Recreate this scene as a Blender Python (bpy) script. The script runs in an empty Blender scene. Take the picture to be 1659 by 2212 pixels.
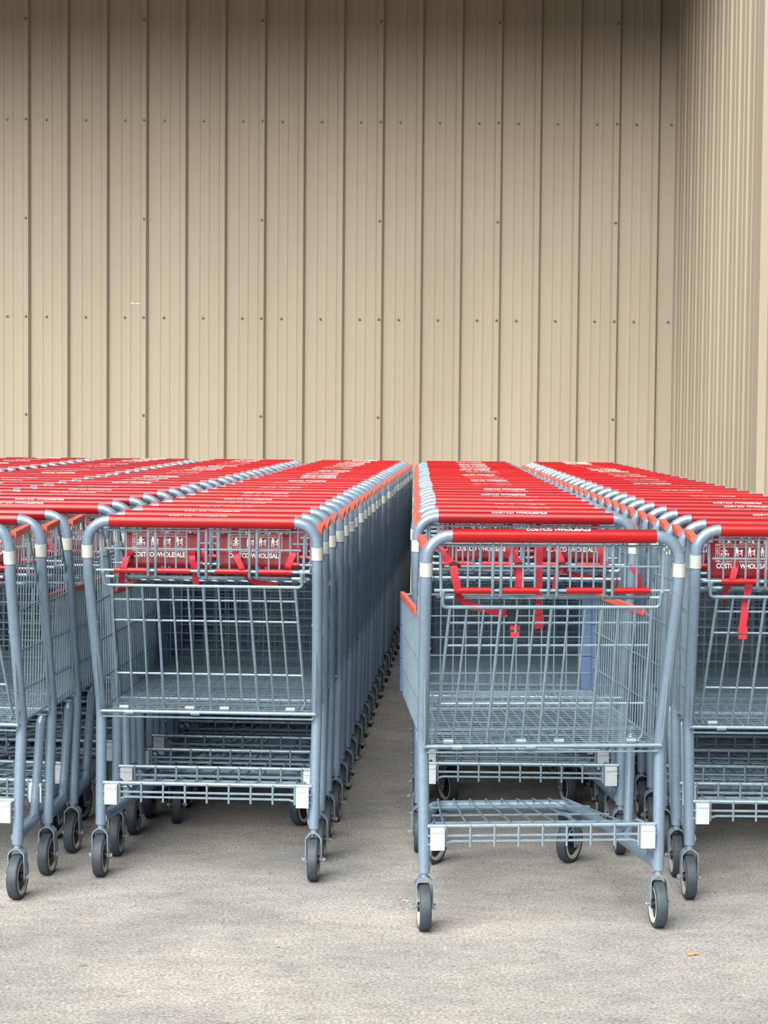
import bpy, bmesh, math, random
from mathutils import Vector, Matrix, Euler

# ------------------------------------------------------------------ camera, world, exposure
SC = bpy.context.scene
COL = SC.collection
R = math.radians
F_PX, W_PX = 4000.0, 1659.0
CAM_Z = 1.3207
cam_data = bpy.data.cameras.new('camera')
cam = bpy.data.objects.new('camera', cam_data)
COL.objects.link(cam)
cam_data.sensor_fit = 'HORIZONTAL'
cam_data.sensor_width = 36.0
cam_data.lens = F_PX * 36.0 / W_PX
cam_data.clip_end = 500
rot = Euler((R(90 - 2.89), 0, 0)).to_matrix() @ Euler((0, 0, R(0.5))).to_matrix()
cam.matrix_world = Matrix.Translation((0, 0, CAM_Z)) @ rot.to_4x4()
SC.camera = cam

world = bpy.data.worlds.new('sky'); SC.world = world
world.use_nodes = True
wn = world.node_tree.nodes; wl = world.node_tree.links
bg = wn['Background']
tc = wn.new('ShaderNodeTexCoord'); sep = wn.new('ShaderNodeSeparateXYZ')
ramp = wn.new('ShaderNodeValToRGB')
wl.new(tc.outputs['Generated'], sep.inputs[0]); wl.new(sep.outputs['Z'], ramp.inputs[0])
ramp.color_ramp.elements[0].position = 0.0
ramp.color_ramp.elements[0].color = (0.80, 0.92, 1.0, 1)
ramp.color_ramp.elements[1].position = 0.45
ramp.color_ramp.elements[1].color = (0.50, 0.76, 1.0, 1)
wl.new(ramp.outputs[0], bg.inputs[0])
bg.inputs[1].default_value = 0.09

sun_d = bpy.data.lights.new('sun', 'SUN'); sun_d.energy = 5.9; sun_d.angle = R(62); sun_d.color = (1.0, 0.965, 0.91)
sun = bpy.data.objects.new('sun', sun_d); COL.objects.link(sun)
sun.rotation_euler = Euler((R(47), 0, R(-28)))      # hazy sun high behind the camera

SC.view_settings.view_transform = 'Standard'
SC.view_settings.look = 'None'
SC.view_settings.gamma = 1.0
SC.view_settings.use_curve_mapping = False
SC.view_settings.exposure = 1.0

# ------------------------------------------------------------------ materials
def mat(name, color, rough=0.5, metal=0.0, noise=0.0, nscale=60.0, bump=0.0, spec=0.5, coat=0.0):
    m = bpy.data.materials.new(name); m.use_nodes = True
    nt = m.node_tree; b = nt.nodes['Principled BSDF']
    b.inputs['Base Color'].default_value = (*color, 1)
    b.inputs['Roughness'].default_value = rough
    b.inputs['Metallic'].default_value = metal
    b.inputs['Specular IOR Level'].default_value = spec
    b.inputs['Coat Weight'].default_value = coat
    tcn = nt.nodes.new('ShaderNodeTexCoord')
    n = nt.nodes.new('ShaderNodeTexNoise'); n.inputs['Scale'].default_value = nscale; n.inputs['Detail'].default_value = 4
    nt.links.new(tcn.outputs['Object'], n.inputs['Vector'])
    if noise > 0:
        cr = nt.nodes.new('ShaderNodeValToRGB')
        cr.color_ramp.elements[0].position = 0.3; cr.color_ramp.elements[1].position = 0.7
        cr.color_ramp.elements[0].color = (*[c * (1 - noise) for c in color], 1)
        cr.color_ramp.elements[1].color = (*[min(1, c * (1 + noise)) for c in color], 1)
        nt.links.new(n.outputs['Fac'], cr.inputs[0]); nt.links.new(cr.outputs[0], b.inputs['Base Color'])
    if bump > 0:
        bp = nt.nodes.new('ShaderNodeBump'); bp.inputs['Strength'].default_value = bump; bp.inputs['Distance'].default_value = 0.002
        nt.links.new(n.outputs['Fac'], bp.inputs['Height']); nt.links.new(bp.outputs[0], b.inputs['Normal'])
    return m

M_TUBE = mat('galvanised_tube', (0.19, 0.265, 0.35), 0.3, 0.4, 0.07, 90)
M_WIRE = mat('zinc_wire', (0.235, 0.325, 0.39), 0.28, 0.5, 0.12, 40)
M_RED = mat('red_grip', (0.285, 0.004, 0.005), 0.33, 0, 0.10, 8, spec=0.4)
M_RED2 = mat('crimson_grip', (0.20, 0.003, 0.008), 0.30, 0, 0.10, 8, spec=0.45)
M_RED3 = mat('deep_red_grip', (0.225, 0.003, 0.006), 0.33, 0, 0.10, 8, spec=0.4)
M_GUARD = mat('faded_red_guard', (0.50, 0.085, 0.055), 0.5)
M_PANEL = mat('maroon_panel', (0.155, 0.003, 0.010), 0.35, 0, 0.12, 12)
M_WHITE = mat('white_print', (0.60, 0.60, 0.58), 0.5)
M_TAPE = mat('white_tape', (0.37, 0.40, 0.375), 0.6, 0, 0.08, 60)
M_BLOCK = mat('white_plastic', (0.42, 0.46, 0.485), 0.5, 0, 0.10, 90)
M_STRAP = mat('red_webbing', (0.36, 0.008, 0.022), 0.7, 0, 0.1, 200)
M_BLACK = mat('black_plastic', (0.012, 0.014, 0.018), 0.45)
M_TYRE = mat('dark_rubber', (0.03, 0.043, 0.055), 0.62, 0, 0.25, 50, bump=0.3)
M_RIM = mat('cream_rim', (0.46, 0.46, 0.43), 0.5)
M_BLUE = mat('blue_bumper', (0.07, 0.11, 0.20), 0.4)
M_BOLT = mat('bright_zinc', (0.5, 0.53, 0.55), 0.25, 0.9)

# ------------------------------------------------------------------ mesh helpers
class MB:
    def __init__(s): s.v = []; s.f = []; s.mi = []; s.cur = 0
    def face(s, idx): s.f.append(idx); s.mi.append(s.cur)
    def tube(s, pts, r, n=6, closed=False, caps=True):
        pts = [Vector(p) for p in pts]
        m = len(pts); base = len(s.v)
        nrm = None
        for i, p in enumerate(pts):
            if closed: d = (pts[(i + 1) % m] - pts[i - 1]).normalized()
            elif i == 0: d = (pts[1] - pts[0]).normalized()
            elif i == m - 1: d = (pts[-1] - pts[-2]).normalized()
            else:
                d = ((pts[i + 1] - p).normalized() + (p - pts[i - 1]).normalized()).normalized()
            if nrm is None:
                ref = Vector((0, 0, 1)) if abs(d.z) < 0.9 else Vector((0, 1, 0))
                nrm = d.cross(ref).normalized()
            else:
                nrm = (nrm - d * nrm.dot(d)).normalized()
            bn = d.cross(nrm)
            rr = r[i] if isinstance(r, (list, tuple)) else r
            for k in range(n):
                a = 2 * math.pi * (k + 0.5) / n
                s.v.append(p + (nrm * math.cos(a) + bn * math.sin(a)) * rr)
        segs = m if closed else m - 1
        for i in range(segs):
            for k in range(n):
                a = base + i * n + k; b = base + i * n + (k + 1) % n
                c = base + ((i + 1) % m) * n + (k + 1) % n; d_ = base + ((i + 1) % m) * n + k
                s.face((a, b, c, d_))
        if caps and not closed:
            s.face(tuple(base + k for k in range(n))[::-1])
            s.face(tuple(base + (m - 1) * n + k for k in range(n)))
        return s
    def box(s, c, size, rz=0, rx=0):
        hx, hy, hz = size[0] / 2, size[1] / 2, size[2] / 2
        M = Matrix.Translation(c) @ Matrix.Rotation(rz, 4, 'Z') @ Matrix.Rotation(rx, 4, 'X')
        b = len(s.v)
        for x in (-hx, hx):
            for y in (-hy, hy):
                for z in (-hz, hz): s.v.append(M @ Vector((x, y, z)))
        for q in ((0, 1, 3, 2), (4, 6, 7, 5), (0, 4, 5, 1), (2, 3, 7, 6), (0, 2, 6, 4), (1, 5, 7, 3)):
            s.face(tuple(b + i for i in q))
        return s
    def prism(s, poly, y0, y1):
        """poly: list of (x,z), extruded along y"""
        b = len(s.v); n = len(poly)
        for y in (y0, y1):
            for x, z in poly: s.v.append(Vector((x, y, z)))
        s.face(tuple(b + i for i in range(n))); s.face(tuple(b + n + i for i in range(n))[::-1])
        for i in range(n):
            j = (i + 1) % n
            s.face((b + i, b + n + i, b + n + j, b + j))
        return s
    def lathe(s, prof, c, n=32):
        """prof: (axial x, radius) loop around the x axis through c (closed loop)"""
        b = len(s.v); m = len(prof); c = Vector(c)
        for k in range(n):
            a = 2 * math.pi * k / n
            for x, r in prof: s.v.append(c + Vector((x, r * math.cos(a), r * math.sin(a))))
        for k in range(n):
            for i in range(m):
                j = (i + 1) % m; k2 = (k + 1) % n
                s.face((b + k * m + i, b + k * m + j, b + k2 * m + j, b + k2 * m + i))
        return s
    def ribbon(s, pts, w, t=0.0016, wd=(1, 0, 0)):
        """flat strap: width w along wd, thickness t"""
        pts = [Vector(p) for p in pts]; wd = Vector(wd).normalized(); b = len(s.v); m = len(pts)
        for i, p in enumerate(pts):
            d = (pts[min(i + 1, m - 1)] - pts[max(i - 1, 0)]).normalized()
            side = (wd - d * wd.dot(d)).normalized(); nn = d.cross(side).normalized()
            for a, c in ((-1, -1), (1, -1), (1, 1), (-1, 1)):
                s.v.append(p + side * a * w / 2 + nn * c * t / 2)
        for i in range(m - 1):
            for k in range(4):
                s.face((b + i * 4 + k, b + i * 4 + (k + 1) % 4, b + (i + 1) * 4 + (k + 1) % 4, b + (i + 1) * 4 + k))
        s.face((b + 3, b + 2, b + 1, b)); e = b + (m - 1) * 4; s.face((e, e + 1, e + 2, e + 3))
        return s
    def mesh(s, name, mats, smooth=True):
        me = bpy.data.meshes.new(name)
        me.from_pydata([tuple(v) for v in s.v], [], s.f)
        for m in (mats if isinstance(mats, (list, tuple)) else [mats]): me.materials.append(m)
        me.polygons.foreach_set('material_index', s.mi)
        bm = bmesh.new(); bm.from_mesh(me); bmesh.ops.recalc_face_normals(bm, faces=bm.faces)
        for e in bm.edges:
            if len(e.link_faces) == 2 and e.calc_face_angle(0) > 0.9: e.smooth = False
        bm.to_mesh(me); bm.free()
        if smooth: me.polygons.foreach_set('use_smooth', [True] * len(me.polygons))
        me.update()
        return me

def fillet(pts, r, n=7):
    pts = [Vector(p) for p in pts]; out = [pts[0]]
    rs = r if isinstance(r, (list, tuple)) else [r] * len(pts)
    for i in range(1, len(pts) - 1):
        p = pts[i]; a = (pts[i - 1] - p).normalized(); b = (pts[i + 1] - p).normalized()
        ang = a.angle(b)
        if ang > 3.1: out.append(p); continue
        t = rs[i] / math.tan(ang / 2)
        c = p + (a + b).normalized() * (rs[i] / math.sin(ang / 2))
        p0 = p + a * t; p1 = p + b * t
        v0 = p0 - c; v1 = p1 - c; th = v0.angle(v1)
        for k in range(n + 1):
            f = k / n
            out.append(c + (v0 * math.sin((1 - f) * th) + v1 * math.sin(f * th)) / math.sin(th))
    out.append(pts[-1]); return out

def obj(name, me, parent=None, loc=(0, 0, 0), rotx=0.0):
    o = bpy.data.objects.new(name, me); COL.objects.link(o)
    o.parent = parent; o.location = loc; o.rotation_euler = (rotx, 0, 0)
    return o

def text_mesh(body, width=None, height=None, bold=0.0, shear=0.0, center=(0, 0)):
    """flat text as triangles in x/y, scaled to width/height; returns (verts, faces)"""
    cu = bpy.data.curves.new('txt', 'FONT'); cu.body = body; cu.offset = bold; cu.shear = shear
    cu.resolution_u = 3; cu.fill_mode = 'FRONT'
    o = bpy.data.objects.new('txt', cu); COL.objects.link(o)
    dg = bpy.context.evaluated_depsgraph_get(); dg.update()
    me = bpy.data.meshes.new_from_object(o.evaluated_get(dg))
    vs = [v.co.copy() for v in me.vertices]; fs = [tuple(p.vertices) for p in me.polygons]
    bpy.data.objects.remove(o); bpy.data.curves.remove(cu); bpy.data.meshes.remove(me)
    x0 = min(v.x for v in vs); x1 = max(v.x for v in vs); y0 = min(v.y for v in vs); y1 = max(v.y for v in vs)
    sx = width / (x1 - x0) if width else None
    sy = height / (y1 - y0) if height else None
    sx = sx or sy; sy = sy or sx
    return [Vector(((v.x - (x0 + x1) / 2) * sx + center[0], (v.y - (y0 + y1) / 2) * sy + center[1], 0)) for v in vs], fs

# ------------------------------------------------------------------ setting
def concrete():
    m = bpy.data.materials.new('concrete'); m.use_nodes = True; nt = m.node_tree; b = nt.nodes['Principled BSDF']
    N = nt.nodes.new; L = nt.links.new
    tcn = N('ShaderNodeTexCoord')
    mp = N('ShaderNodeMapping'); mp.inputs['Scale'].default_value = (0.8, 1.0, 1); L(tcn.outputs['Object'], mp.inputs[0])
    big = N('ShaderNodeTexNoise'); big.inputs['Scale'].default_value = 1.6; big.inputs['Detail'].default_value = 6; big.inputs['Roughness'].default_value = 0.62
    fine = N('ShaderNodeTexNoise'); fine.inputs['Scale'].default_value = 120; fine.inputs['Detail'].default_value = 5; fine.inputs['Roughness'].default_value = 0.75
    mp2 = N('ShaderNodeMapping'); mp2.inputs['Scale'].default_value = (10, 20, 1); mp2.inputs['Rotation'].default_value = (0, 0, 0.12); L(tcn.outputs['Object'], mp2.inputs[0])
    scr = N('ShaderNodeTexNoise'); scr.inputs['Scale'].default_value = 1.0; scr.inputs['Detail'].default_value = 6; scr.inputs['Roughness'].default_value = 0.7
    mp3 = N('ShaderNodeMapping'); mp3.inputs['Scale'].default_value = (26, 60, 1); L(tcn.outputs['Object'], mp3.inputs[0])
    pit = N('ShaderNodeTexNoise'); pit.inputs['Scale'].default_value = 1.0; pit.inputs['Detail'].default_value = 2
    L(mp.outputs[0], big.inputs[0]); L(tcn.outputs['Object'], fine.inputs[0]); L(mp2.outputs[0], scr.inputs[0]); L(mp3.outputs[0], pit.inputs[0])
    r1 = N('ShaderNodeValToRGB'); r1.color_ramp.elements[0].position = 0.34; r1.color_ramp.elements[1].position = 0.66
    r1.color_ramp.elements[0].color = (0.20, 0.203, 0.194, 1); r1.color_ramp.elements[1].color = (0.33, 0.312, 0.285, 1)
    L(big.outputs['Fac'], r1.inputs[0])
    def mult(a, src, lo, hi, p0, p1):
        rr = N('ShaderNodeValToRGB'); rr.color_ramp.elements[0].position = p0; rr.color_ramp.elements[1].position = p1
        rr.color_ramp.elements[0].color = (lo, lo, lo, 1); rr.color_ramp.elements[1].color = (hi, hi, hi, 1)
        L(src.outputs['Fac'], rr.inputs[0])
        mx = N('ShaderNodeMix'); mx.data_type = 'RGBA'; mx.blend_type = 'MULTIPLY'; mx.inputs[0].default_value = 1
        L(a, mx.inputs[6]); L(rr.outputs[0], mx.inputs[7]); return mx.outputs[2]
    c = mult(r1.outputs[0], fine, 0.42, 1.45, 0.34, 0.66)
    c = mult(c, scr, 0.86, 1.07, 0.33, 0.62)
    c = mult(c, pit, 0.5, 1.0, 0.25, 0.34)
    sm = N('ShaderNodeTexNoise'); sm.inputs['Scale'].default_value = 8.0; sm.inputs['Detail'].default_value = 9; sm.inputs['Roughness'].default_value = 0.7; L(mp.outputs[0], sm.inputs[0])
    c = mult(c, sm, 0.86, 1.03, 0.34, 0.50)
    L(c, b.inputs['Base Color']); b.inputs['Roughness'].default_value = 0.82
    bp = N('ShaderNodeBump'); bp.inputs['Strength'].default_value = 0.35; bp.inputs['Distance'].default_value = 0.004
    L(fine.outputs['Fac'], bp.inputs['Height']); L(bp.outputs[0], b.inputs['Normal'])
    return m

def wall_paint():
    m = bpy.data.materials.new('beige_panel_paint'); m.use_nodes = True; nt = m.node_tree; b = nt.nodes['Principled BSDF']
    N = nt.nodes.new; L = nt.links.new
    tcn = N('ShaderNodeTexCoord')
    n1 = N('ShaderNodeTexNoise'); n1.inputs['Scale'].default_value = 1.3; n1.inputs['Detail'].default_value = 5
    mp = N('ShaderNodeMapping'); mp.inputs['Scale'].default_value = (1, 1, 0.35); L(tcn.outputs['Object'], mp.inputs[0]); L(mp.outputs[0], n1.inputs[0])
    r1 = N('ShaderNodeValToRGB'); r1.color_ramp.elements[0].position = 0.3; r1.color_ramp.elements[1].position = 0.7
    r1.color_ramp.elements[0].color = (0.290, 0.250, 0.188, 1); r1.color_ramp.elements[1].color = (0.325, 0.284, 0.216, 1)
    L(n1.outputs['Fac'], r1.inputs[0]); L(r1.outputs[0], b.inputs['Base Color'])
    n2 = N('ShaderNodeTexNoise'); n2.inputs['Scale'].default_value = 130; n2.inputs['Detail'].default_value = 3
    L(tcn.outputs['Object'], n2.inputs[0])
    bp = N('ShaderNodeBump'); bp.inputs['Strength'].default_value = 0.12; bp.inputs['Distance'].default_value = 0.002
    L(n2.outputs['Fac'], bp.inputs['Height']); L(bp.outputs[0], b.inputs['Normal'])
    b.inputs['Roughness'].default_value = 0.55; b.inputs['Specular IOR Level'].default_value = 0.35
    return m

M_FLOOR = concrete(); M_WALL = wall_paint()
M_CEIL = mat('soffit_paint', (0.16, 0.13, 0.09), 0.8)
M_SCREW = mat('screw_head', (0.14, 0.12, 0.09), 0.5, 0.3)

WALL_Y = 14.48
RIB0 = -2.76; RP = 0.3048
CORNER_X = 2.24; CEIL_Z = 5.05; ROOF_Y = 11.95

def rib_profile(a0, a1, rib_right, height):
    """profile along a (position) as (a, outward offset) for ribbed metal sheet; rib_right: position of one rib's right foot"""
    pts = []
    k0 = math.floor((a0 - rib_right) / RP) - 1; k1 = math.ceil((a1 - rib_right) / RP) + 1
    for k in range(k0, k1 + 1):
        e = rib_right + k * RP
        for da, h in (((-0.060, 0), (-0.046, height), (-0.014, height), (0, 0), (0.10, 0), (0.108, height * .5), (0.128, height * .5), (0.136, 0)) if height < 0.02 else ((-0.069, 0), (-0.0555, height), (-0.0190, height), (0, 0),
                      (0.068, 0), (0.074, 0.0028), (0.090, 0.0028), (0.096, 0),
                      (0.140, 0), (0.146, 0.0028), (0.162, 0.0028), (0.168, 0))):
            pts.append((e + da, h))
    pts = [p for p in pts if a0 < p[0] < a1]
    return [(a0, 0)] + pts + [(a1, 0)]

def ribbed_wall(name, a0, a1, rib_right, z0, z1, place, height=0.033):
    prof = rib_profile(a0, a1, rib_right, height); s = MB(); n = len(prof)
    for z in (z0, z1):
        for a, h in prof: s.v.append(place(a, h, z))
    for a, h in (prof[0], prof[-1]): pass
    for i in range(n - 1): s.face((i, i + 1, n + i + 1, n + i))
    bk = len(s.v)                                    # back skin gives the sheet wall its thickness
    for z in (z0, z1):
        for a in (a0, a1): s.v.append(place(a, -0.12, z))
    s.face((bk, bk + 1, bk + 3, bk + 2)); s.face((0, n, bk + 2, bk)); s.face((n - 1, 2 * n - 1, bk + 3, bk + 1))
    s.face(tuple(range(n)) + (bk + 1, bk)); s.face(tuple(range(n, 2 * n)) + (bk + 3, bk + 2))
    o = obj(name, s.mesh(name, M_WALL, smooth=False)); o['kind'] = 'structure'; return o

fl = MB(); fl.box((0, 0, -0.1), (70, 60, 0.2))
floor = obj('floor', fl.mesh('floor', M_FLOOR, False)); floor['kind'] = 'structure'
wall_back = ribbed_wall('wall_back', -9.0, CORNER_X, RIB0, 0.0, CEIL_Z, lambda a, h, z: Vector((a, WALL_Y - h, z)))
wall_right = ribbed_wall('wall_right', 6.2, WALL_Y, WALL_Y - 0.11, 0.0, CEIL_Z, lambda a, h, z: Vector((CORNER_X - h, a, z)), 0.010)
ce = MB(); ce.box(((CORNER_X - 9.0) / 2 + 0.06, (WALL_Y + ROOF_Y) / 2, CEIL_Z + 0.1), (CORNER_X + 9.0 + 0.5, WALL_Y - ROOF_Y + 0.3, 0.2))
ceiling = obj('ceiling', ce.mesh('ceiling', M_CEIL, False)); ceiling['kind'] = 'structure'
tr = MB()                                            # folded corner trim between the two walls
tr.box((CORNER_X - 0.045, WALL_Y - 0.003, CEIL_Z / 2), (0.075, 0.005, CEIL_Z - 0.01))
tr.box((CORNER_X - 0.004, WALL_Y - 0.045, CEIL_Z / 2), (0.006, 0.08, CEIL_Z - 0.01))
trim = obj('trim_1', tr.mesh('trim_1', M_WALL, False)); trim['kind'] = 'structure'
tr = MB(); tr.box((CORNER_X - 0.026, 10.98, CEIL_Z / 2), (0.05, 0.16, CEIL_Z - 0.01))
trim2 = obj('trim_2', tr.mesh('trim_2', M_WALL, False)); trim2['kind'] = 'structure'

sm = MB(); sm.tube([(0, 0.001, 0), (0, -0.004, 0)], 0.0105, 12); sm.tube([(0, -0.003, 0), (0, -0.010, 0)], 0.0065, 6)
SCREW = sm.mesh('screw', M_SCREW, False)
pan_x = [RIB0 + k * RP + 0.118 for k in range(-1, 17)]
for z in (3.61, 2.09):
    for x in pan_x:
        if x < CORNER_X - 0.03: obj('screw', SCREW, wall_back, (x, WALL_Y, z))
for k in (0, 3, 6, 9, 12, 15):
    for z in (4.375, 3.61, 2.85, 2.09, 1.33):
        obj('screw', SCREW, wall_back, (RIB0 + k * RP - 0.037, WALL_Y - 0.033, z))
for z in (3.61, 2.09): obj('screw', SCREW, trim, (CORNER_X - 0.042, WALL_Y - 0.0055, z))
sc = MB(); sc.box((0, 0, 0), (0.045, 0.0015, 0.008), rx=0); sc.box((0.055, 0, -0.003), (0.035, 0.0015, 0.006)); sc.box((0.022, 0, -0.002), (0.05, 0.001, 0.003))
obj('paint_scratch', sc.mesh('paint_scratch', M_WHITE, False), wall_back, (-1.985, WALL_Y - 0.001, 2.20))

# ------------------------------------------------------------------ shopping cart meshes
Z_BAR = 1.03; Y_BAR = -0.12; HW = 0.3215; TR = 0.0150
def build_meshes():
    D = {}
    # main tube: from rear wheel up to the handle and down again
    side = [(-0.307, 0.0, 0.150), (-0.311, 0.028, 0.485), (-HW, Y_BAR + 0.012, 0.90), (-HW, Y_BAR, Z_BAR), (HW, Y_BAR, Z_BAR), (HW, Y_BAR + 0.012, 0.90), (0.311, 0.028, 0.485), (0.307, 0.0, 0.150)]
    m = MB(); m.tube(fillet(side, [0, 0.18, 0.3, 0.062, 0.062, 0.3, 0.18, 0]), TR, 16); D['frame'] = m.mesh('frame', M_TUBE)
    for key, ma in (('grip', M_RED), ('grip_b', M_RED2), ('grip_c', M_RED3)):
        m = MB(); m.tube([(-0.258, Y_BAR, Z_BAR), (-0.2575, Y_BAR, Z_BAR), (0.2575, Y_BAR, Z_BAR), (0.258, Y_BAR, Z_BAR)], [0.0165, 0.0175, 0.0175, 0.0165], 20)
        D[key] = m.mesh('grip', ma)
    # lettering bent on the grip
    vs, fs = text_mesh('COSTCO WHOLESALE', width=0.165, height=0.0135, bold=0.03, shear=0.25)
    bm = bmesh.new(); bv = [bm.verts.new(v) for v in vs]
    for f in fs:
        try: bm.faces.new([bv[i] for i in f])
        except ValueError: pass
    for k in range(-3, 4):
        bmesh.ops.bisect_plane(bm, geom=bm.verts[:] + bm.edges[:] + bm.faces[:], plane_co=(0, k * 0.0024, 0), plane_no=(0, 1, 0))
    rr = 0.0181; a0 = R(70)
    for v in bm.verts:
        a = a0 + v.co.y / rr
        v.co = Vector((v.co.x, -rr * math.cos(a), rr * math.sin(a)))
    me = bpy.data.meshes.new('lettering'); bm.to_mesh(me); bm.free(); me.materials.append(M_WHITE); D['grip_text'] = me
    m = MB()                                        # slanted bar of the logo flag beside the words
    # tape band
    for sx, key in ((-1, 'tape_l'), (1, 'tape_r')):
        m = MB(); y1 = Y_BAR + 0.005; m.tube([(sx * HW, y1 + 0.004, 0.928), (sx * HW, y1, 0.962)], TR + 0.0014, 16); D[key] = m.mesh('tape_band', M_TAPE)
    # chassis
    m = MB(); m.tube(fillet([(-0.305, 0.0, 0.168), (-0.240, 0.60, 0.168), (-0.20, 0.735, 0.168), (0.20, 0.735, 0.168), (0.240, 0.60, 0.168), (0.305, 0.0, 0.168)], [0, 0.06, 0.05, 0.05, 0.06, 0]), 0.0165, 14)
    D['chassis'] = m.mesh('chassis', M_TUBE)
    for sx, key in ((-1, 'leg_l'), (1, 'leg_r')):
        m = MB(); m.tube(fillet([(sx * 0.298, 0.30, 0.478), (sx * 0.290, 0.28, 0.44), (sx * 0.279, 0.25, 0.172)], [0, .03, 0], 4), [0.006] + [0.0135] * 6, 14); D[key] = m.mesh('support_leg', M_TUBE)
    # basket
    YF = 0.85; FZ = lambda y: 0.478 + 0.016 * y / YF
    def hw(y, z): return 0.3135 - 0.0215 * y / YF - 0.004 + 0.010 * (z - 0.48) / 0.5
    rim = [(-0.108, 1.0), (0.06, 1.012), (0.21, 0.80), (YF, 0.79)]
    def rimz(y):
        for (a, za), (b, zb) in zip(rim, rim[1:]):
            if a <= y <= b: return za + (zb - za) * (y - a) / (b - a)
        return rim[-1][1]
    m = MB()
    for sx in (-1, 1):
        P = lambda y, z: (sx * hw(y, z), y, z)
        m.tube([P(*p) for p in rim], 0.0038, 6)
        m.tube([P(-0.108, 1.0), P(-0.012, 0.50), P(0.0, 0.478)], 0.0030, 6)
        m.tube([P(0.0, 0.478), P(YF, FZ(YF))], 0.0036, 6)
        for z in (0.57, 0.68): m.tube([P(-0.012 - (z - .5) * .19, z), P(YF, z)], 0.0024, 5)
        m.tube([P(-0.07, 0.79), P(0.21, 0.80)], 0.0026, 5)
        m.tube([P(-0.09, 0.915), P(0.125, 0.915)], 0.0026, 5)
        y = -0.085; i = 0
        while y < YF - 0.02:
            zb = FZ(y) if y >= 0 else 0.48 + (-y) / 0.108 * 0.52
            m.tube([P(y, rimz(y)), P(y, zb)], 0.0019, 5)
            y += 0.0285
    m.tube([(-hw(YF, .79), YF, 0.79), (hw(YF, .79), YF, 0.79)], 0.0040, 6)      # front wall
    for z in (0.494, 0.55, 0.605, 0.66, 0.725): m.tube([(-hw(YF, z), YF, z), (hw(YF, z), YF, z)], 0.0024, 5)
    for sx in (-1, 1): m.tube([(sx * hw(YF, .79), YF, .79), (sx * hw(YF, .49), YF, .49)], 0.0030, 5)
    for i in range(1, 15):
        x = -0.29 + 0.58 * i / 15; m.tube([(x, YF, 0.79), (x, YF, FZ(YF))], 0.0021, 5)
    n = 31                                                                            # floor
    for i in range(1, n):
        y = YF * i / n; m.tube([(-hw(y, .48), y, FZ(y)), (hw(y, .48), y, FZ(y))], 0.0015, 5)
    for i in range(1, 20):
        f = -1 + 2 * i / 20; m.tube([(f * hw(0, .48), 0.0, 0.4745), (f * hw(YF, .48), YF, FZ(YF) - 0.004)], 0.0021, 5)
    m.tube([(-0.305, 0.0, 0.478), (0.305, 0.0, 0.478)], 0.0052, 8)
    m.tube([(-0.303, 0.006, 0.462), (0.303, 0.006, 0.462)], 0.0030, 6)
    for y in (0.28, 0.6): m.tube([(-hw(y, .48), y, FZ(y) - .008), (hw(y, .48), y, FZ(y) - .008)], 0.0045, 6)
    for sx in (-1, 1):                              # stubs that weld the basket to the posts
        m.tube([(sx * 0.303, -0.06, 0.74), (sx * 0.318, -0.062, 0.74)], 0.004, 6)
        m.tube([(sx * 0.303, 0.0, 0.478), (sx * 0.312, 0.0, 0.478)], 0.0052, 6)
    D['basket'] = m.mesh('basket', M_WIRE)
    for sx in (-1, 1):
        t = 'l' if sx < 0 else 'r'
        m = MB(); m.ribbon([(sx * hw(-.09, 1.0), -0.090, 1.003), (sx * hw(.06, 1.0), 0.055, 1.014)], 0.019, 0.016); D['guard_top_' + t] = m.mesh('rim_guard', M_GUARD, False)
        m = MB(); m.ribbon([(sx * hw(.22, .79), 0.225, 0.802), (sx * hw(.83, .79), 0.82, 0.794)], 0.012, 0.016); D['guard_low_' + t] = m.mesh('rim_guard', M_GUARD, False)
        m = MB()
        for z0, z1 in ((0.50, 0.60), (0.602, 0.70), (0.702, 0.785)):
            m.box((sx * (hw(YF, .6) + 0.002), YF - 0.012, (z0 + z1) / 2), (0.012, 0.034, z1 - z0))
            m.box((sx * (hw(YF, .6) - 0.014), YF + 0.004, (z0 + z1) / 2), (0.036, 0.010, z1 - z0))
        D['bumper_' + t] = m.mesh('corner_bumper', M_BLUE, False)
    # rear gate in its hinge's own frame (hangs down -z)
    m = MB(); GL = 0.405; tw = 0.270; bw = 0.275
    m.tube(fillet([(-tw - .008, 0, 0.045), (-tw - .008, 0, 0), (tw + .008, 0, 0), (tw + .008, 0, 0.045)], 0.012, 4), 0.0050, 8)
    for z, hwid in ((-0.047, .263), (-0.114, .266), (-0.29, .271)): m.tube([(-hwid, 0.003, z), (hwid, 0.003, z)], 0.0030, 6)
    for i in range(13):
        f = -1 + i / 6.0
        thick = 0.0042 if i in (0, 3, 6, 9, 12) else 0.0030
        m.tube([(f * 0.258, 0, 0), (f * 0.274, 0, -GL + 0.02), (f * 0.275 + (0.012 if i in (0,) else -0.012 if i == 12 else 0), 0.0, -GL)], thick, 6)
    D['gate'] = m.mesh('rear_gate', M_WIRE)
    # child seat back (upper wires)
    m = MB(); yb = -0.100
    m.tube([(-0.300, yb, 0.891), (0.300, yb, 0.891)], 0.0045, 8)
    m.tube([(-0.275, yb - .002, 0.952), (0.275, yb - .002, 0.952)], 0.0032, 6)
    for sx in (-1, 1): m.tube(fillet([(sx * .300, yb - .016, 1.005), (sx * .285, yb - .002, 0.99), (sx * .282, yb, 0.873), (sx * .25, yb, 0.873)], .008, 3), 0.0042, 6)
    m.tube([(-0.285, yb - .004, 1.004), (0.285, yb - .004, 1.004)], 0.0032, 6)
    for x in (-.245, -.215, -.185, -.105, -.075, -.045, .045, .075, .105, .185, .215, .245):
        m.tube([(x, yb - .004, 1.004), (x, yb, 0.891)], 0.0026, 5)
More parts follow.
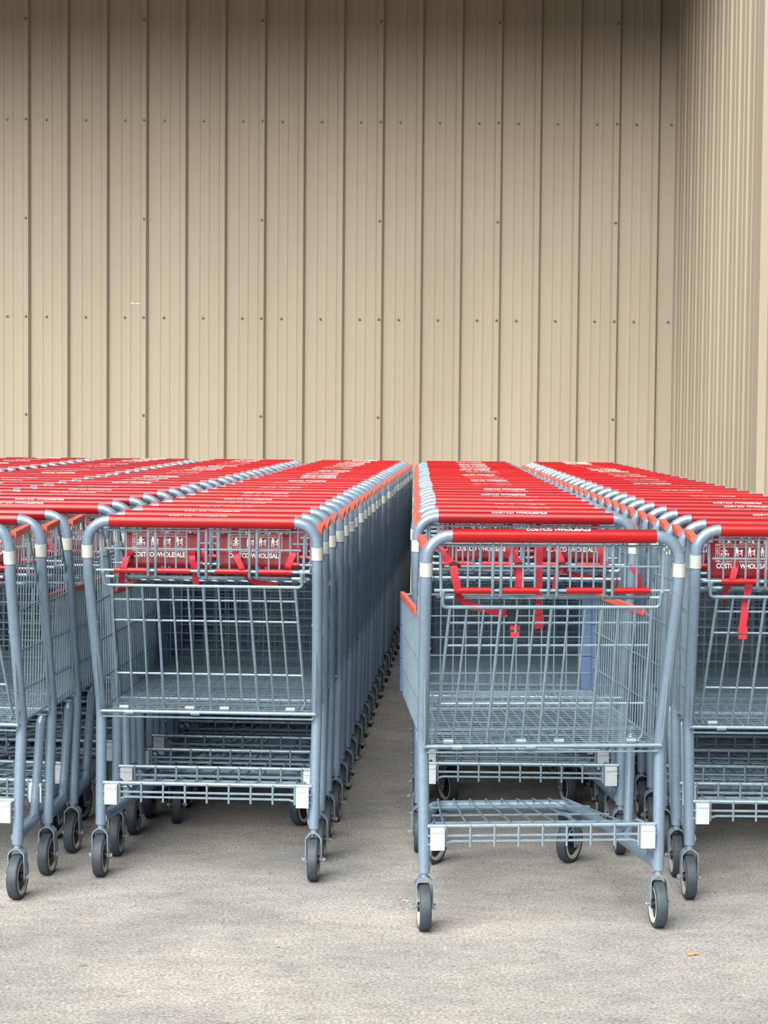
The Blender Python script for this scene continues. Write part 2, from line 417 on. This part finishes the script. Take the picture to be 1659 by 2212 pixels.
    for c in (-.142, 0, .142):
        for d in (-.0105, .0105):
            m.tube([(c + d, yb - .008, 1.010), (c + d, yb - .006, 0.88), (c + d, yb + .012, 0.872)], 0.0042, 7)
    m.tube([(-0.29, yb + .03, 0.872), (0.29, yb + .03, 0.872)], 0.003, 6)
    D['seat_back'] = m.mesh('seat_back', M_WIRE)
    for i, (a, b) in enumerate(((-.250, -.158), (-.127, -.035), (.035, .127), (.158, .250))):
        m = MB(); m.tube([(a, yb, 0.891), (b, yb, 0.891)], 0.0082, 12); D['sleeve_%d' % i] = m.mesh('bar_sleeve', M_RED)
    m = MB()                                        # folded wire seat shelf
    for i in range(10):
        z = 0.868 - i * 0.0008; m.tube([(-.27, yb + .03 + i * .013, z), (.27, yb + .03 + i * .013, z)], 0.0022, 5)
    for i in range(9): x = -.27 + .54 * i / 8; m.tube([(x, yb + .02, .868), (x, yb + .15, .861)], 0.0022, 5)
    D['seat_shelf'] = m.mesh('seat_shelf', M_WIRE)
    # warning panel
    def rrect(w, h, r=0.008, n=4):
        out = []
        for cx, cz, a0 in ((w / 2 - r, h / 2 - r, 0), (-w / 2 + r, h / 2 - r, 90), (-w / 2 + r, -h / 2 + r, 180), (w / 2 - r, -h / 2 + r, 270)):
            for k in range(n + 1):
                a = R(a0 + 90 * k / n); out.append((cx + r * math.cos(a), cz + r * math.sin(a)))
        return out
    PW, PH = 0.205, 0.092
    m = MB(); m.prism(rrect(PW, PH), -0.0018, 0.0018); m.box((0, -0.006, -PH / 2 + 0.0035), (PW - 0.01, 0.012, 0.006), rx=R(20)); D['panel'] = m.mesh('warning_panel', M_PANEL, False)
    V = []; Fc = []
    def add_t(vs, fs):
        b = len(V); V.extend(vs); Fc.extend([tuple(b + i for i in f) for f in fs])
    def quad(x0, y0, x1, y1): add_t([Vector((x0, y0, 0)), Vector((x1, y0, 0)), Vector((x1, y1, 0)), Vector((x0, y1, 0))], [(0, 1, 2, 3)])
    def disc(x, y, r): add_t([Vector((x + r * math.cos(a * .785), y + r * math.sin(a * .785), 0)) for a in range(8)], [tuple(range(8))])
    add_t(*text_mesh('COSTCO WHOLESALE', width=0.148, height=0.0145, bold=0.035, center=(-0.004, -0.0155)))
    x0, x1, y0, y1 = -0.080, 0.073, -0.005, 0.0435; t = 0.0009
    quad(x0, y0, x1, y0 + t); quad(x0, y1 - t, x1, y1); quad(x0, y0, x0 + t, y1); quad(x1 - t, y0, x1, y1); quad(x0 + .011, y0, x0 + .011 + t, y1); quad(x0 + .011, y1 - .0085, x1, y1 - .0085 + t)
    for i, ch in enumerate('WARNING'):
        add_t(*text_mesh(ch, height=0.0045, width=0.0055 if ch != 'I' else 0.0016, bold=0.02, center=(x0 + 0.006, y1 - 0.0045 - i * 0.0068)))
    add_t(*text_mesh('Your child can fall out of the cart and suffer a serious head injury', width=0.132, height=0.0034, center=(0.0025, y1 - 0.0046)))
    def person(cx, cy, k):
        K = 1.3
        def q(a, b_, c_, d_): quad(cx + a * K, cy + b_ * K, cx + c_ * K, cy + d_ * K)
        disc(cx - .002 * K, cy + .0082 * K, .0026 * K); q(-.0052, -.001, .0012, .0060); q(-.0050, -.008, -.0030, 0); q(-.0008, -.008, .0012, 0)
        if k > 0:
            q(.001, .003, .0065, .0046); q(.003, -.0035, .0095, -.0018); q(.0080, -.008, .0095, .003); q(.0045, .0005, .0088, .0016 + .001 * k); disc(cx + .0085 * K, cy + (.0035 + .001 * k) * K, .0021 * K)
        else:
            q(-.0085, .003, .0055, .0046); q(-.0085, -.0035, .0085, -.0018); q(-.0085, -.008, -.0070, -.001); q(.0055, -.008, .0070, -.001)
    for i in range(4): person(-0.054 + i * 0.0345, 0.0205, i)
    for i, tx in enumerate(('ALWAYS BUCKLE', 'DO NOT LET', 'DO NOT ALLOW', 'NEVER LEAVE')):
        add_t(*text_mesh(tx, width=0.021, height=0.0022, center=(-0.052 + i * 0.0345, 0.0065)))
        add_t(*text_mesh('child in cart', width=0.018, height=0.0018, center=(-0.052 + i * 0.0345, 0.0032)))
    add_t(*text_mesh('DO NOT ALLOW CHILD TO STAND OR RIDE IN THIS CART', width=0.11, height=0.0022, center=(0.004, -0.0022)))
    me = bpy.data.meshes.new('printed_notice'); me.from_pydata([(v.x, -0.0026, v.y) for v in V], [], Fc); me.materials.append(M_WHITE); D['panel_print'] = me
    # lower rack
    m = MB()
    m.tube([(-0.300, 0.0, 0.271), (0.300, 0.0, 0.271)], 0.0060, 8)
    m.tube([(-0.300, -0.004, 0.2465), (0.300, -0.004, 0.2465)], 0.0034, 6)
    m.tube(fillet([(-0.300, -0.004, 0.224), (-0.262, -0.004, 0.224), (-0.235, -0.004, 0.232), (0.235, -0.004, 0.232), (0.262, -0.004, 0.224), (0.300, -0.004, 0.224)], .01, 3), 0.0034, 6)
    for i in range(9):
        x = -0.252 + 0.063 * i; m.tube([(x, -0.006, 0.274), (x, -0.006, 0.218)], 0.0032, 6)
    for i in range(9):
        f = -1 + i / 4.0; m.tube([(f * 0.252, -0.003, 0.262), (f * 0.225, 0.35, 0.225), (f * 0.190, 0.735, 0.188)], 0.0030, 6)
    for y, z, h in ((0.18, 0.240, 0.262), (0.36, 0.221, 0.25), (0.55, 0.202, 0.232)): m.tube([(-h, y, z), (h, y, z)], 0.0030, 6)
    for sx in (-1, 1):
        m.tube(fillet([(sx * .285, 0.05, 0.18), (sx * .285, 0.05, 0.262), (sx * .27, 0.10, 0.262), (sx * .262, 0.30, 0.18)], .012, 3), 0.0034, 6)
    D['rack'] = m.mesh('lower_rack', M_WIRE)
    for sx, key in ((-1, 'block_l'), (1, 'block_r')):
        m = MB(); m.box((sx * 0.275, -0.012, 0.240), (0.036, 0.016, 0.056)); m.box((sx * 0.275, -0.0205, 0.262), (0.030, 0.003, 0.008)); D[key] = m.mesh('plastic_block', M_BLOCK, False)
    # rear fork + wheel, around the wheel centre
    WR = 0.061
    m = MB(); ft = 0.0036
    arch = fillet([(-0.0245, 0, -0.004), (-0.0235, 0, 0.066), (0, 0, 0.0905), (0.0235, 0, 0.066), (0.0245, 0, -0.004)], [0, .02, .02, .02, 0], 5)
    b = len(m.v)
    for p in arch:
        wy = 0.012 + 0.006 * max(0, min(1, p.z / 0.08))
        nx = Vector((-p.x, 0, -(p.z - 0.045) if p.z > .05 else 0)).normalized() * ft
        for q in (p, p + nx):
            for y in (-wy, wy): m.v.append(Vector((q.x, y, q.z)))
    for i in range(len(arch) - 1):
        a = b + i * 4; c = a + 4
        for q in ((0, 1), (1, 3), (3, 2), (2, 0)): m.face((a + q[0], a + q[1], c + q[1], c + q[0]))
    m.face((b, b + 2, b + 3, b + 1)); e = b + (len(arch) - 1) * 4; m.face((e, e + 1, e + 3, e + 2))
    m.tube([(0, 0, 0.080), (0, 0, 0.094)], 0.010, 10)
    D['fork'] = m.mesh('wheel_fork', M_WIRE)
    m = MB(); m.tube([(-0.033, 0, 0), (0.033, 0, 0)], 0.0042, 8)
    for sx in (-1, 1): m.tube([(sx * .0262, 0, 0), (sx * .0305, 0, 0)], 0.0085, 6)
    D['axle'] = m.mesh('axle_bolt', M_BOLT, False)
    m = MB(); hwd = 0.0148
    prof = [(-hwd, .049), (-hwd, .0555)] + [(-hwd + .0055 * (1 - math.cos(R(a))), .0555 + .0055 * math.sin(R(a))) for a in (30, 60, 90)] + [(hwd - .0055 * (1 - math.cos(R(a))), .0555 + .0055 * math.sin(R(a))) for a in (90, 60, 30)] + [(hwd, .0555), (hwd, .049)]
    m.lathe(prof, (0, 0, 0), 40); D['tyre'] = m.mesh('wheel', M_TYRE)
    m = MB()
    m.lathe([(-.0146, .0495), (-.0146, .041), (.0146, .041), (.0146, .0495)], (0, 0, 0), 36); m.cur = 1
    m.tube([(-.006, 0, 0), (.006, 0, 0)], 0.0415, 32); m.tube([(-.0165, 0, 0), (.0165, 0, 0)], 0.0125, 16)
    for k in range(5):
        a = 2 * math.pi * k / 5; m.tube([(0, .010 * math.cos(a), .010 * math.sin(a)), (0, .038 * math.cos(a), .038 * math.sin(a))], 0.0085, 6)
    D['hub'] = m.mesh('hub', [M_RIM, M_BLACK])
    m = MB()                                        # fixed front bracket
    m.box((0, 0, 0.088), (0.056, 0.085, 0.005))
    for sx in (-1, 1):
        b = len(m.v)
        for x in (sx * .0225, sx * .0260):
            for y, z in ((-.036, .087), (.036, .087), (.013, -.012), (-.013, -.012)): m.v.append(Vector((x, y, z)))
        for q in ((0, 1, 2, 3), (7, 6, 5, 4), (0, 4, 5, 1), (1, 5, 6, 2), (2, 6, 7, 3), (3, 7, 4, 0)): m.face(tuple(b + i for i in q))
    D['bracket'] = m.mesh('wheel_bracket', M_TUBE, False)
    # clips that hold the gate's foot on lone carts
    m = MB(); m.tube([(-0.013, 0, 0), (0.013, 0, 0)], 0.0078, 10); D['clip'] = m.mesh('bar_clip', M_WIRE)
    # straps
    def strap(key, runs, buckle=None):
        m = MB()
        for pts, w, wd in runs: m.ribbon(fillet(pts, 0.012, 3), w, 0.0018, wd)
        me = m.mesh('seat_strap', M_STRAP); D[key] = me
    yb2 = yb - 0.006
    strap('strap_a', [([(-.205, -.06, .945), (-.215, yb2, .925), (-.222, yb2 - .002, .895), (-.235, -.07, .86), (-.232, -.05, .835)], .017, (1, 0, 0))])
    strap('strap_b', [([(-.035, -.055, .95), (-.03, yb2 + .004, .93), (-.025, -.085, .89), (-.022, -.07, .852)], .017, (1, 0, 0))])
    strap('strap_c', [([(.085, -.06, .95), (.095, yb2 - .004, .935), (.112, yb2 - .004, .90), (.125, -.075, .87), (.16, -.06, .853), (.205, -.055, .850)], .016, (1, 0, .3))])
    strap('strap_d', [([(.262, -.06, .955), (.255, yb2 - .004, .945), (.238, yb2 - .004, .905), (.235, -.07, .88)], .017, (1, 0, 0))])
    strap('front_a', [([(-.288, -.05, 1.00), (-.268, -.085, .972), (-.252, yb2 - .004, .955), (-.249, yb2 - .004, .925), (-.24, yb2, .893), (-.235, -.075, .872), (-.20, -.06, .848), (-.11, -.05, .828)], .019, (.8, 0, .5))])
    strap('front_b', [([(-.105, -.055, 1.0), (-.092, -.07, .97), (-.078, -.085, .952), (-.082, -.09, .92), (-.086, -.085, .885)], .020, (1, 0, 0))])
    strap('front_c', [([(-.022, -.03, 1.0), (-.022, -.03, .93), (-.022, -.03, .818)], .017, (1, 0, 0))])
    strap('front_d', [([(.028, -.09, .952), (.012, -.095, .93), (.006, -.09, .89)], .013, (1, 0, .3))])
    strap('front_e', [([(.132, -.04, 1.0), (.136, -.05, .98), (.142, -.05, .945)], .018, (1, 0, 0))])
    strap('front_f', [([(.205, -.06, .952), (.222, -.075, .93), (.230, -.07, .905), (.228, -.065, .885)], .012, (.8, 0, .5))])
    strap('long_strap', [([(-.165, -.06, .905), (-.172, -.075, .87), (-.182, -.078, .80), (-.186, -.078, .765)], .020, (1, 0, 0))])
    m = MB(); m.box((0, 0, 0), (.026, .010, .030)); m.box((0, -.004, .012), (.020, .006, .008)); m.box((0, 0, -.022), (.019, .007, .016)); D['buckle'] = m.mesh('buckle', M_BLACK, False)
    m = MB(); m.box((0, 0, 0), (.024, .009, .016)); m.box((0, 0, -.019), (.022, .008, .012)); D['buckle_red'] = m.mesh('buckle', M_STRAP, False)
    m = MB()                                        # plastic child seat folded down flat
    for sx in (-1, 1): m.box((sx * .138, 0.022, 0.8785), (0.262, 0.175, 0.006)); m.box((sx * .138, -0.062, 0.886), (0.262, 0.006, 0.02))
    D['flap'] = m.mesh('seat_flap', M_BLACK, False)
    m = MB(); m.ribbon([(-.014, 0, .002), (-.004, -.006, .008), (.008, -.006, .004), (.014, 0, -.005)], .006, .003, (0, 0, 1)); D['loop'] = m.mesh('strap_loop', M_BLACK, False)
    return D
D = build_meshes()

# ------------------------------------------------------------------ assemble one cart, then copy
HINGE = (0, -0.092, 0.848)
def make_cart(style):
    """style: 'nested' gate pushed up; 'end' gate hanging; 'front' lone cart with loose straps and no panels"""
    root = bpy.data.objects.new('shopping_cart', None); COL.objects.link(root); root.empty_display_size = 0.3
    obj('frame', D['frame'], root)
    g = obj('grip', D['grip'], root); obj('lettering', D['grip_text'], g, (0.01, Y_BAR, Z_BAR))
    obj('tape_band', D['tape_l'], root); obj('tape_band', D['tape_r'], root)
    obj('chassis', D['chassis'], root)
    obj('support_leg', D['leg_l'], root); obj('support_leg', D['leg_r'], root)
    b = obj('basket', D['basket'], root)
    for k in ('guard_top_l', 'guard_top_r', 'guard_low_l', 'guard_low_r'): obj('rim_guard', D[k], b)
    for k in ('bumper_l', 'bumper_r'): obj('corner_bumper', D[k], b)
    obj('rear_gate', D['gate'], root, HINGE, R(83) if style == 'nested' else R(24))
    s = obj('seat_back', D['seat_back'], root)
    for i in range(4): obj('bar_sleeve', D['sleeve_%d' % i], s)
    obj('seat_shelf', D['seat_shelf'], root)
    if style != 'front':
        for x in (-0.125, 0.145):
            p = obj('warning_panel', D['panel'], root, (x, -0.062, 0.949), R(-6)); obj('printed_notice', D['panel_print'], p)
    if style == 'end':
        for k in 'abcd': obj('seat_strap', D['strap_' + k], root)
    elif style == 'nested':
        obj('seat_flap', D['flap'], root)
        for k in 'bc': obj('seat_strap', D['strap_' + k], root)
    else:
        st = {k: obj('seat_strap', D['front_' + k], root) for k in 'abcdef'}
        o = obj('buckle', D['buckle'], st['a'], (-.094, -.055, .826)); o = obj('buckle', D['buckle_red'], st['a'], (-.088, -.06, .795))
        obj('buckle', D['buckle_red'], st['c'], (-.022, -.033, .812))
        obj('strap_loop', D['loop'], st['b'], (-.080, -.090, .953)); obj('strap_loop', D['loop'], st['d'], (.026, -.092, .952)); obj('strap_loop', D['loop'], st['a'], (-.250, -.108, .955))
    r = obj('lower_rack', D['rack'], root)
    for k in ('block_l', 'block_r'): obj('plastic_block', D[k], r)
    for x in (-0.307, 0.307):
        f = obj('wheel_fork', D['fork'], root, (x, 0, 0.061)); obj('axle_bolt', D['axle'], f)
        w = obj('wheel', D['tyre'], root, (x, 0, 0.061)); obj('hub', D['hub'], w)
    for x in (-0.205, 0.205):
        f = obj('wheel_bracket', D['bracket'], root, (x, 0.715, 0.061)); obj('axle_bolt', D['axle'], f)
        w = obj('wheel', D['tyre'], root, (x, 0.715, 0.0611)); obj('hub', D['hub'], w)
    if style != 'nested':
        for x in (-.245, -.055, .045, .235): obj('bar_clip', D['clip'], root, (x, 0.03, 0.485))
        for x in (-.225, -.035): obj('bar_clip', D['clip'], root, (x, 0.0, 0.4765))
    return root

def copy_tree(o, parent=None):
    c = o.copy(); COL.objects.link(c); c.parent = parent
    for ch in list(o.children): copy_tree(ch, c)
    return c

ORD = ['', 'first', 'second', 'third', 'fourth', 'fifth', 'sixth', 'seventh', 'eighth', 'ninth', 'tenth', 'eleventh', 'twelfth', 'thirteenth', 'fourteenth', 'fifteenth', 'sixteenth', 'seventeenth', 'eighteenth', 'nineteenth', 'twentieth', 'twenty-first', 'twenty-second', 'twenty-third', 'twenty-fourth', 'twenty-fifth', 'twenty-sixth', 'twenty-seventh', 'twenty-eighth', 'twenty-ninth', 'thirtieth']
rnd = random.Random(5)
proto = {k: None for k in ('nested', 'end', 'front')}
def place(style, x, y, yaw, label, group, grip='grip', lift=None, swivel=None):
    if proto[style] is None: proto[style] = make_cart(style); c = proto[style]
    else: c = copy_tree(proto[style])
    c.location = (x, y, 0); c.rotation_euler = (0, 0, yaw)
    c['label'] = label; c['category'] = 'shopping cart'; c['group'] = group
    sw = {s_: (swivel if swivel is not None else rnd.uniform(-28, 28)) for s_ in (-1, 1)}
    for ch in c.children:
        if ch.name.startswith('wheel') and ch.location.y > 0.5: ch.rotation_euler.z = R(sw[1 if ch.location.x > 0 else -1])
        if ch.name.startswith('grip'):
            ch.data = D[grip]; t = ch.children[0]
            if style != 'front': t.rotation_euler.x = R(rnd.uniform(-32, 4)); t.location.x = rnd.uniform(-.02, .03)
        if lift is not None and ch.name.startswith('rear_gate'): ch.rotation_euler.x = lift
    return c

def row(p0, p1, n, first, lab, group, grips, count_from='front', off=0, jig=0.018):
    """n carts evenly from p0 to p1 (origin positions), first: style of the nearest"""
    dx = p1[0] - p0[0]; dy = p1[1] - p0[1]; yaw = -math.atan2(dx, dy)
    for i in range(n):
        f = i / (n - 1); jy = rnd.uniform(-jig, jig) if 0 < i < n - 1 else 0; jx = rnd.uniform(-.004, .004)
        style = first if i == 0 else 'nested'
        k = i + 1 + off if count_from == 'front' else n - i
        place(style, p0[0] + dx * f + jx, p0[1] + dy * f + jy, yaw + rnd.uniform(-.004, .004), lab % ORD[k], group, rnd.choice(grips))

place('front', 0.418, 4.755, R(4.7), 'steel shopping cart with red grip pulled out foremost, white tape on its posts', 'shopping carts right of the aisle', swivel=-38)
row((0.421, 5.60), (0.536, 12.2), 26, 'nested', 'nested steel cart, %s behind the pulled-out foremost cart right of the aisle', 'shopping carts right of the aisle', ['grip', 'grip', 'grip_c'])
row((-0.500, 5.25), (-0.149, 12.2), 27, 'end', 'steel cart with red grip, %s from the front in row just left of the aisle', 'shopping carts left of the aisle', ['grip'])
row((1.161, 5.07), (1.235, 12.2), 28, 'end', 'steel cart with deep red grip, %s from the front in row beside the right wall', 'shopping carts beside the right wall', ['grip_c', 'grip_c', 'grip'])
row((-1.296, 5.04), (-1.238, 5.585), 3, 'end', 'slightly askew cart with crimson grip, %s from the front, second row left of aisle', 'shopping carts in the second row left of the aisle', ['grip_b'], jig=0)
row((-1.153, 5.95), (-0.843, 12.2), 24, 'nested', 'nested cart with red grip, %s from the front in second row left of aisle', 'shopping carts in the second row left of the aisle', ['grip_b', 'grip', 'grip_c'], off=3)
row((-1.665, 6.55), (-1.527, 12.2), 21, 'nested', 'nested cart, %s from the back wall in the third row left of the aisle', 'shopping carts in the third row left of the aisle', ['grip_b', 'grip_c'], count_from='back')
row((-2.285, 8.9), (-2.21, 12.2), 13, 'nested', 'nested cart, %s from the back wall in the leftmost row', 'shopping carts in the leftmost row', ['grip_b', 'grip_c'], count_from='back')

c6 = [o for o in COL.objects if o.get('label', '').startswith('steel cart with deep red grip, first')][0]
for ch in list(c6.children):                        # this cart's panels hang further left, with one long strap through the gate
    if ch.name.startswith('warning_panel'): ch.location.x -= 0.055; ch.location.z -= 0.004
b_ = obj('seat_strap', D['long_strap'], c6); obj('buckle', D['buckle_red'], b_, (-.186, -.080, .758))

# ------------------------------------------------------------------ small litter on the floor
def ground_pt(px, py):
    d = cam.matrix_world.to_3x3() @ Vector(((px - 829.5) / F_PX, -(py - 1106) / F_PX, -1))
    t = -CAM_Z / d.z; return Vector((d.x * t, d.y * t, 0))
M_LEAF = mat('dry_leaf', (0.62, 0.25, 0.13), 0.7)
b = MB(); n = 9
for j in range(2):
    for i in range(n):
        a = 2 * math.pi * i / n; r = 0.011 * (1.3 if i % 3 == 0 else 0.75)
        b.v.append(Vector((r * math.cos(a) * 1.3, r * math.sin(a), 0.001 + 0.0015 * j + 0.003 * abs(math.cos(a)))))
b.face(tuple(range(n))); b.face(tuple(range(n, 2 * n)))
for i in range(n): b.face((i, (i + 1) % n, n + (i + 1) % n, n + i))
leaf = obj('leaf', b.mesh('leaf', M_LEAF, False)); leaf.location = ground_pt(1493, 2063)
leaf['label'] = 'small orange dry leaf lying on the concrete in front of the carts'; leaf['category'] = 'leaf'
b = MB(); b.ribbon([(-.010, 0, .002), (-.003, .003, .004), (.004, .001, .002), (.010, -.006, .003)], 0.005, 0.001, (0, 1, 0))
scrap = obj('paper_scrap', b.mesh('paper_scrap', M_WHITE, False)); scrap.location = ground_pt(876, 1948)
scrap['label'] = 'tiny white scrap on the concrete left of the foremost wheel'; scrap['category'] = 'litter'
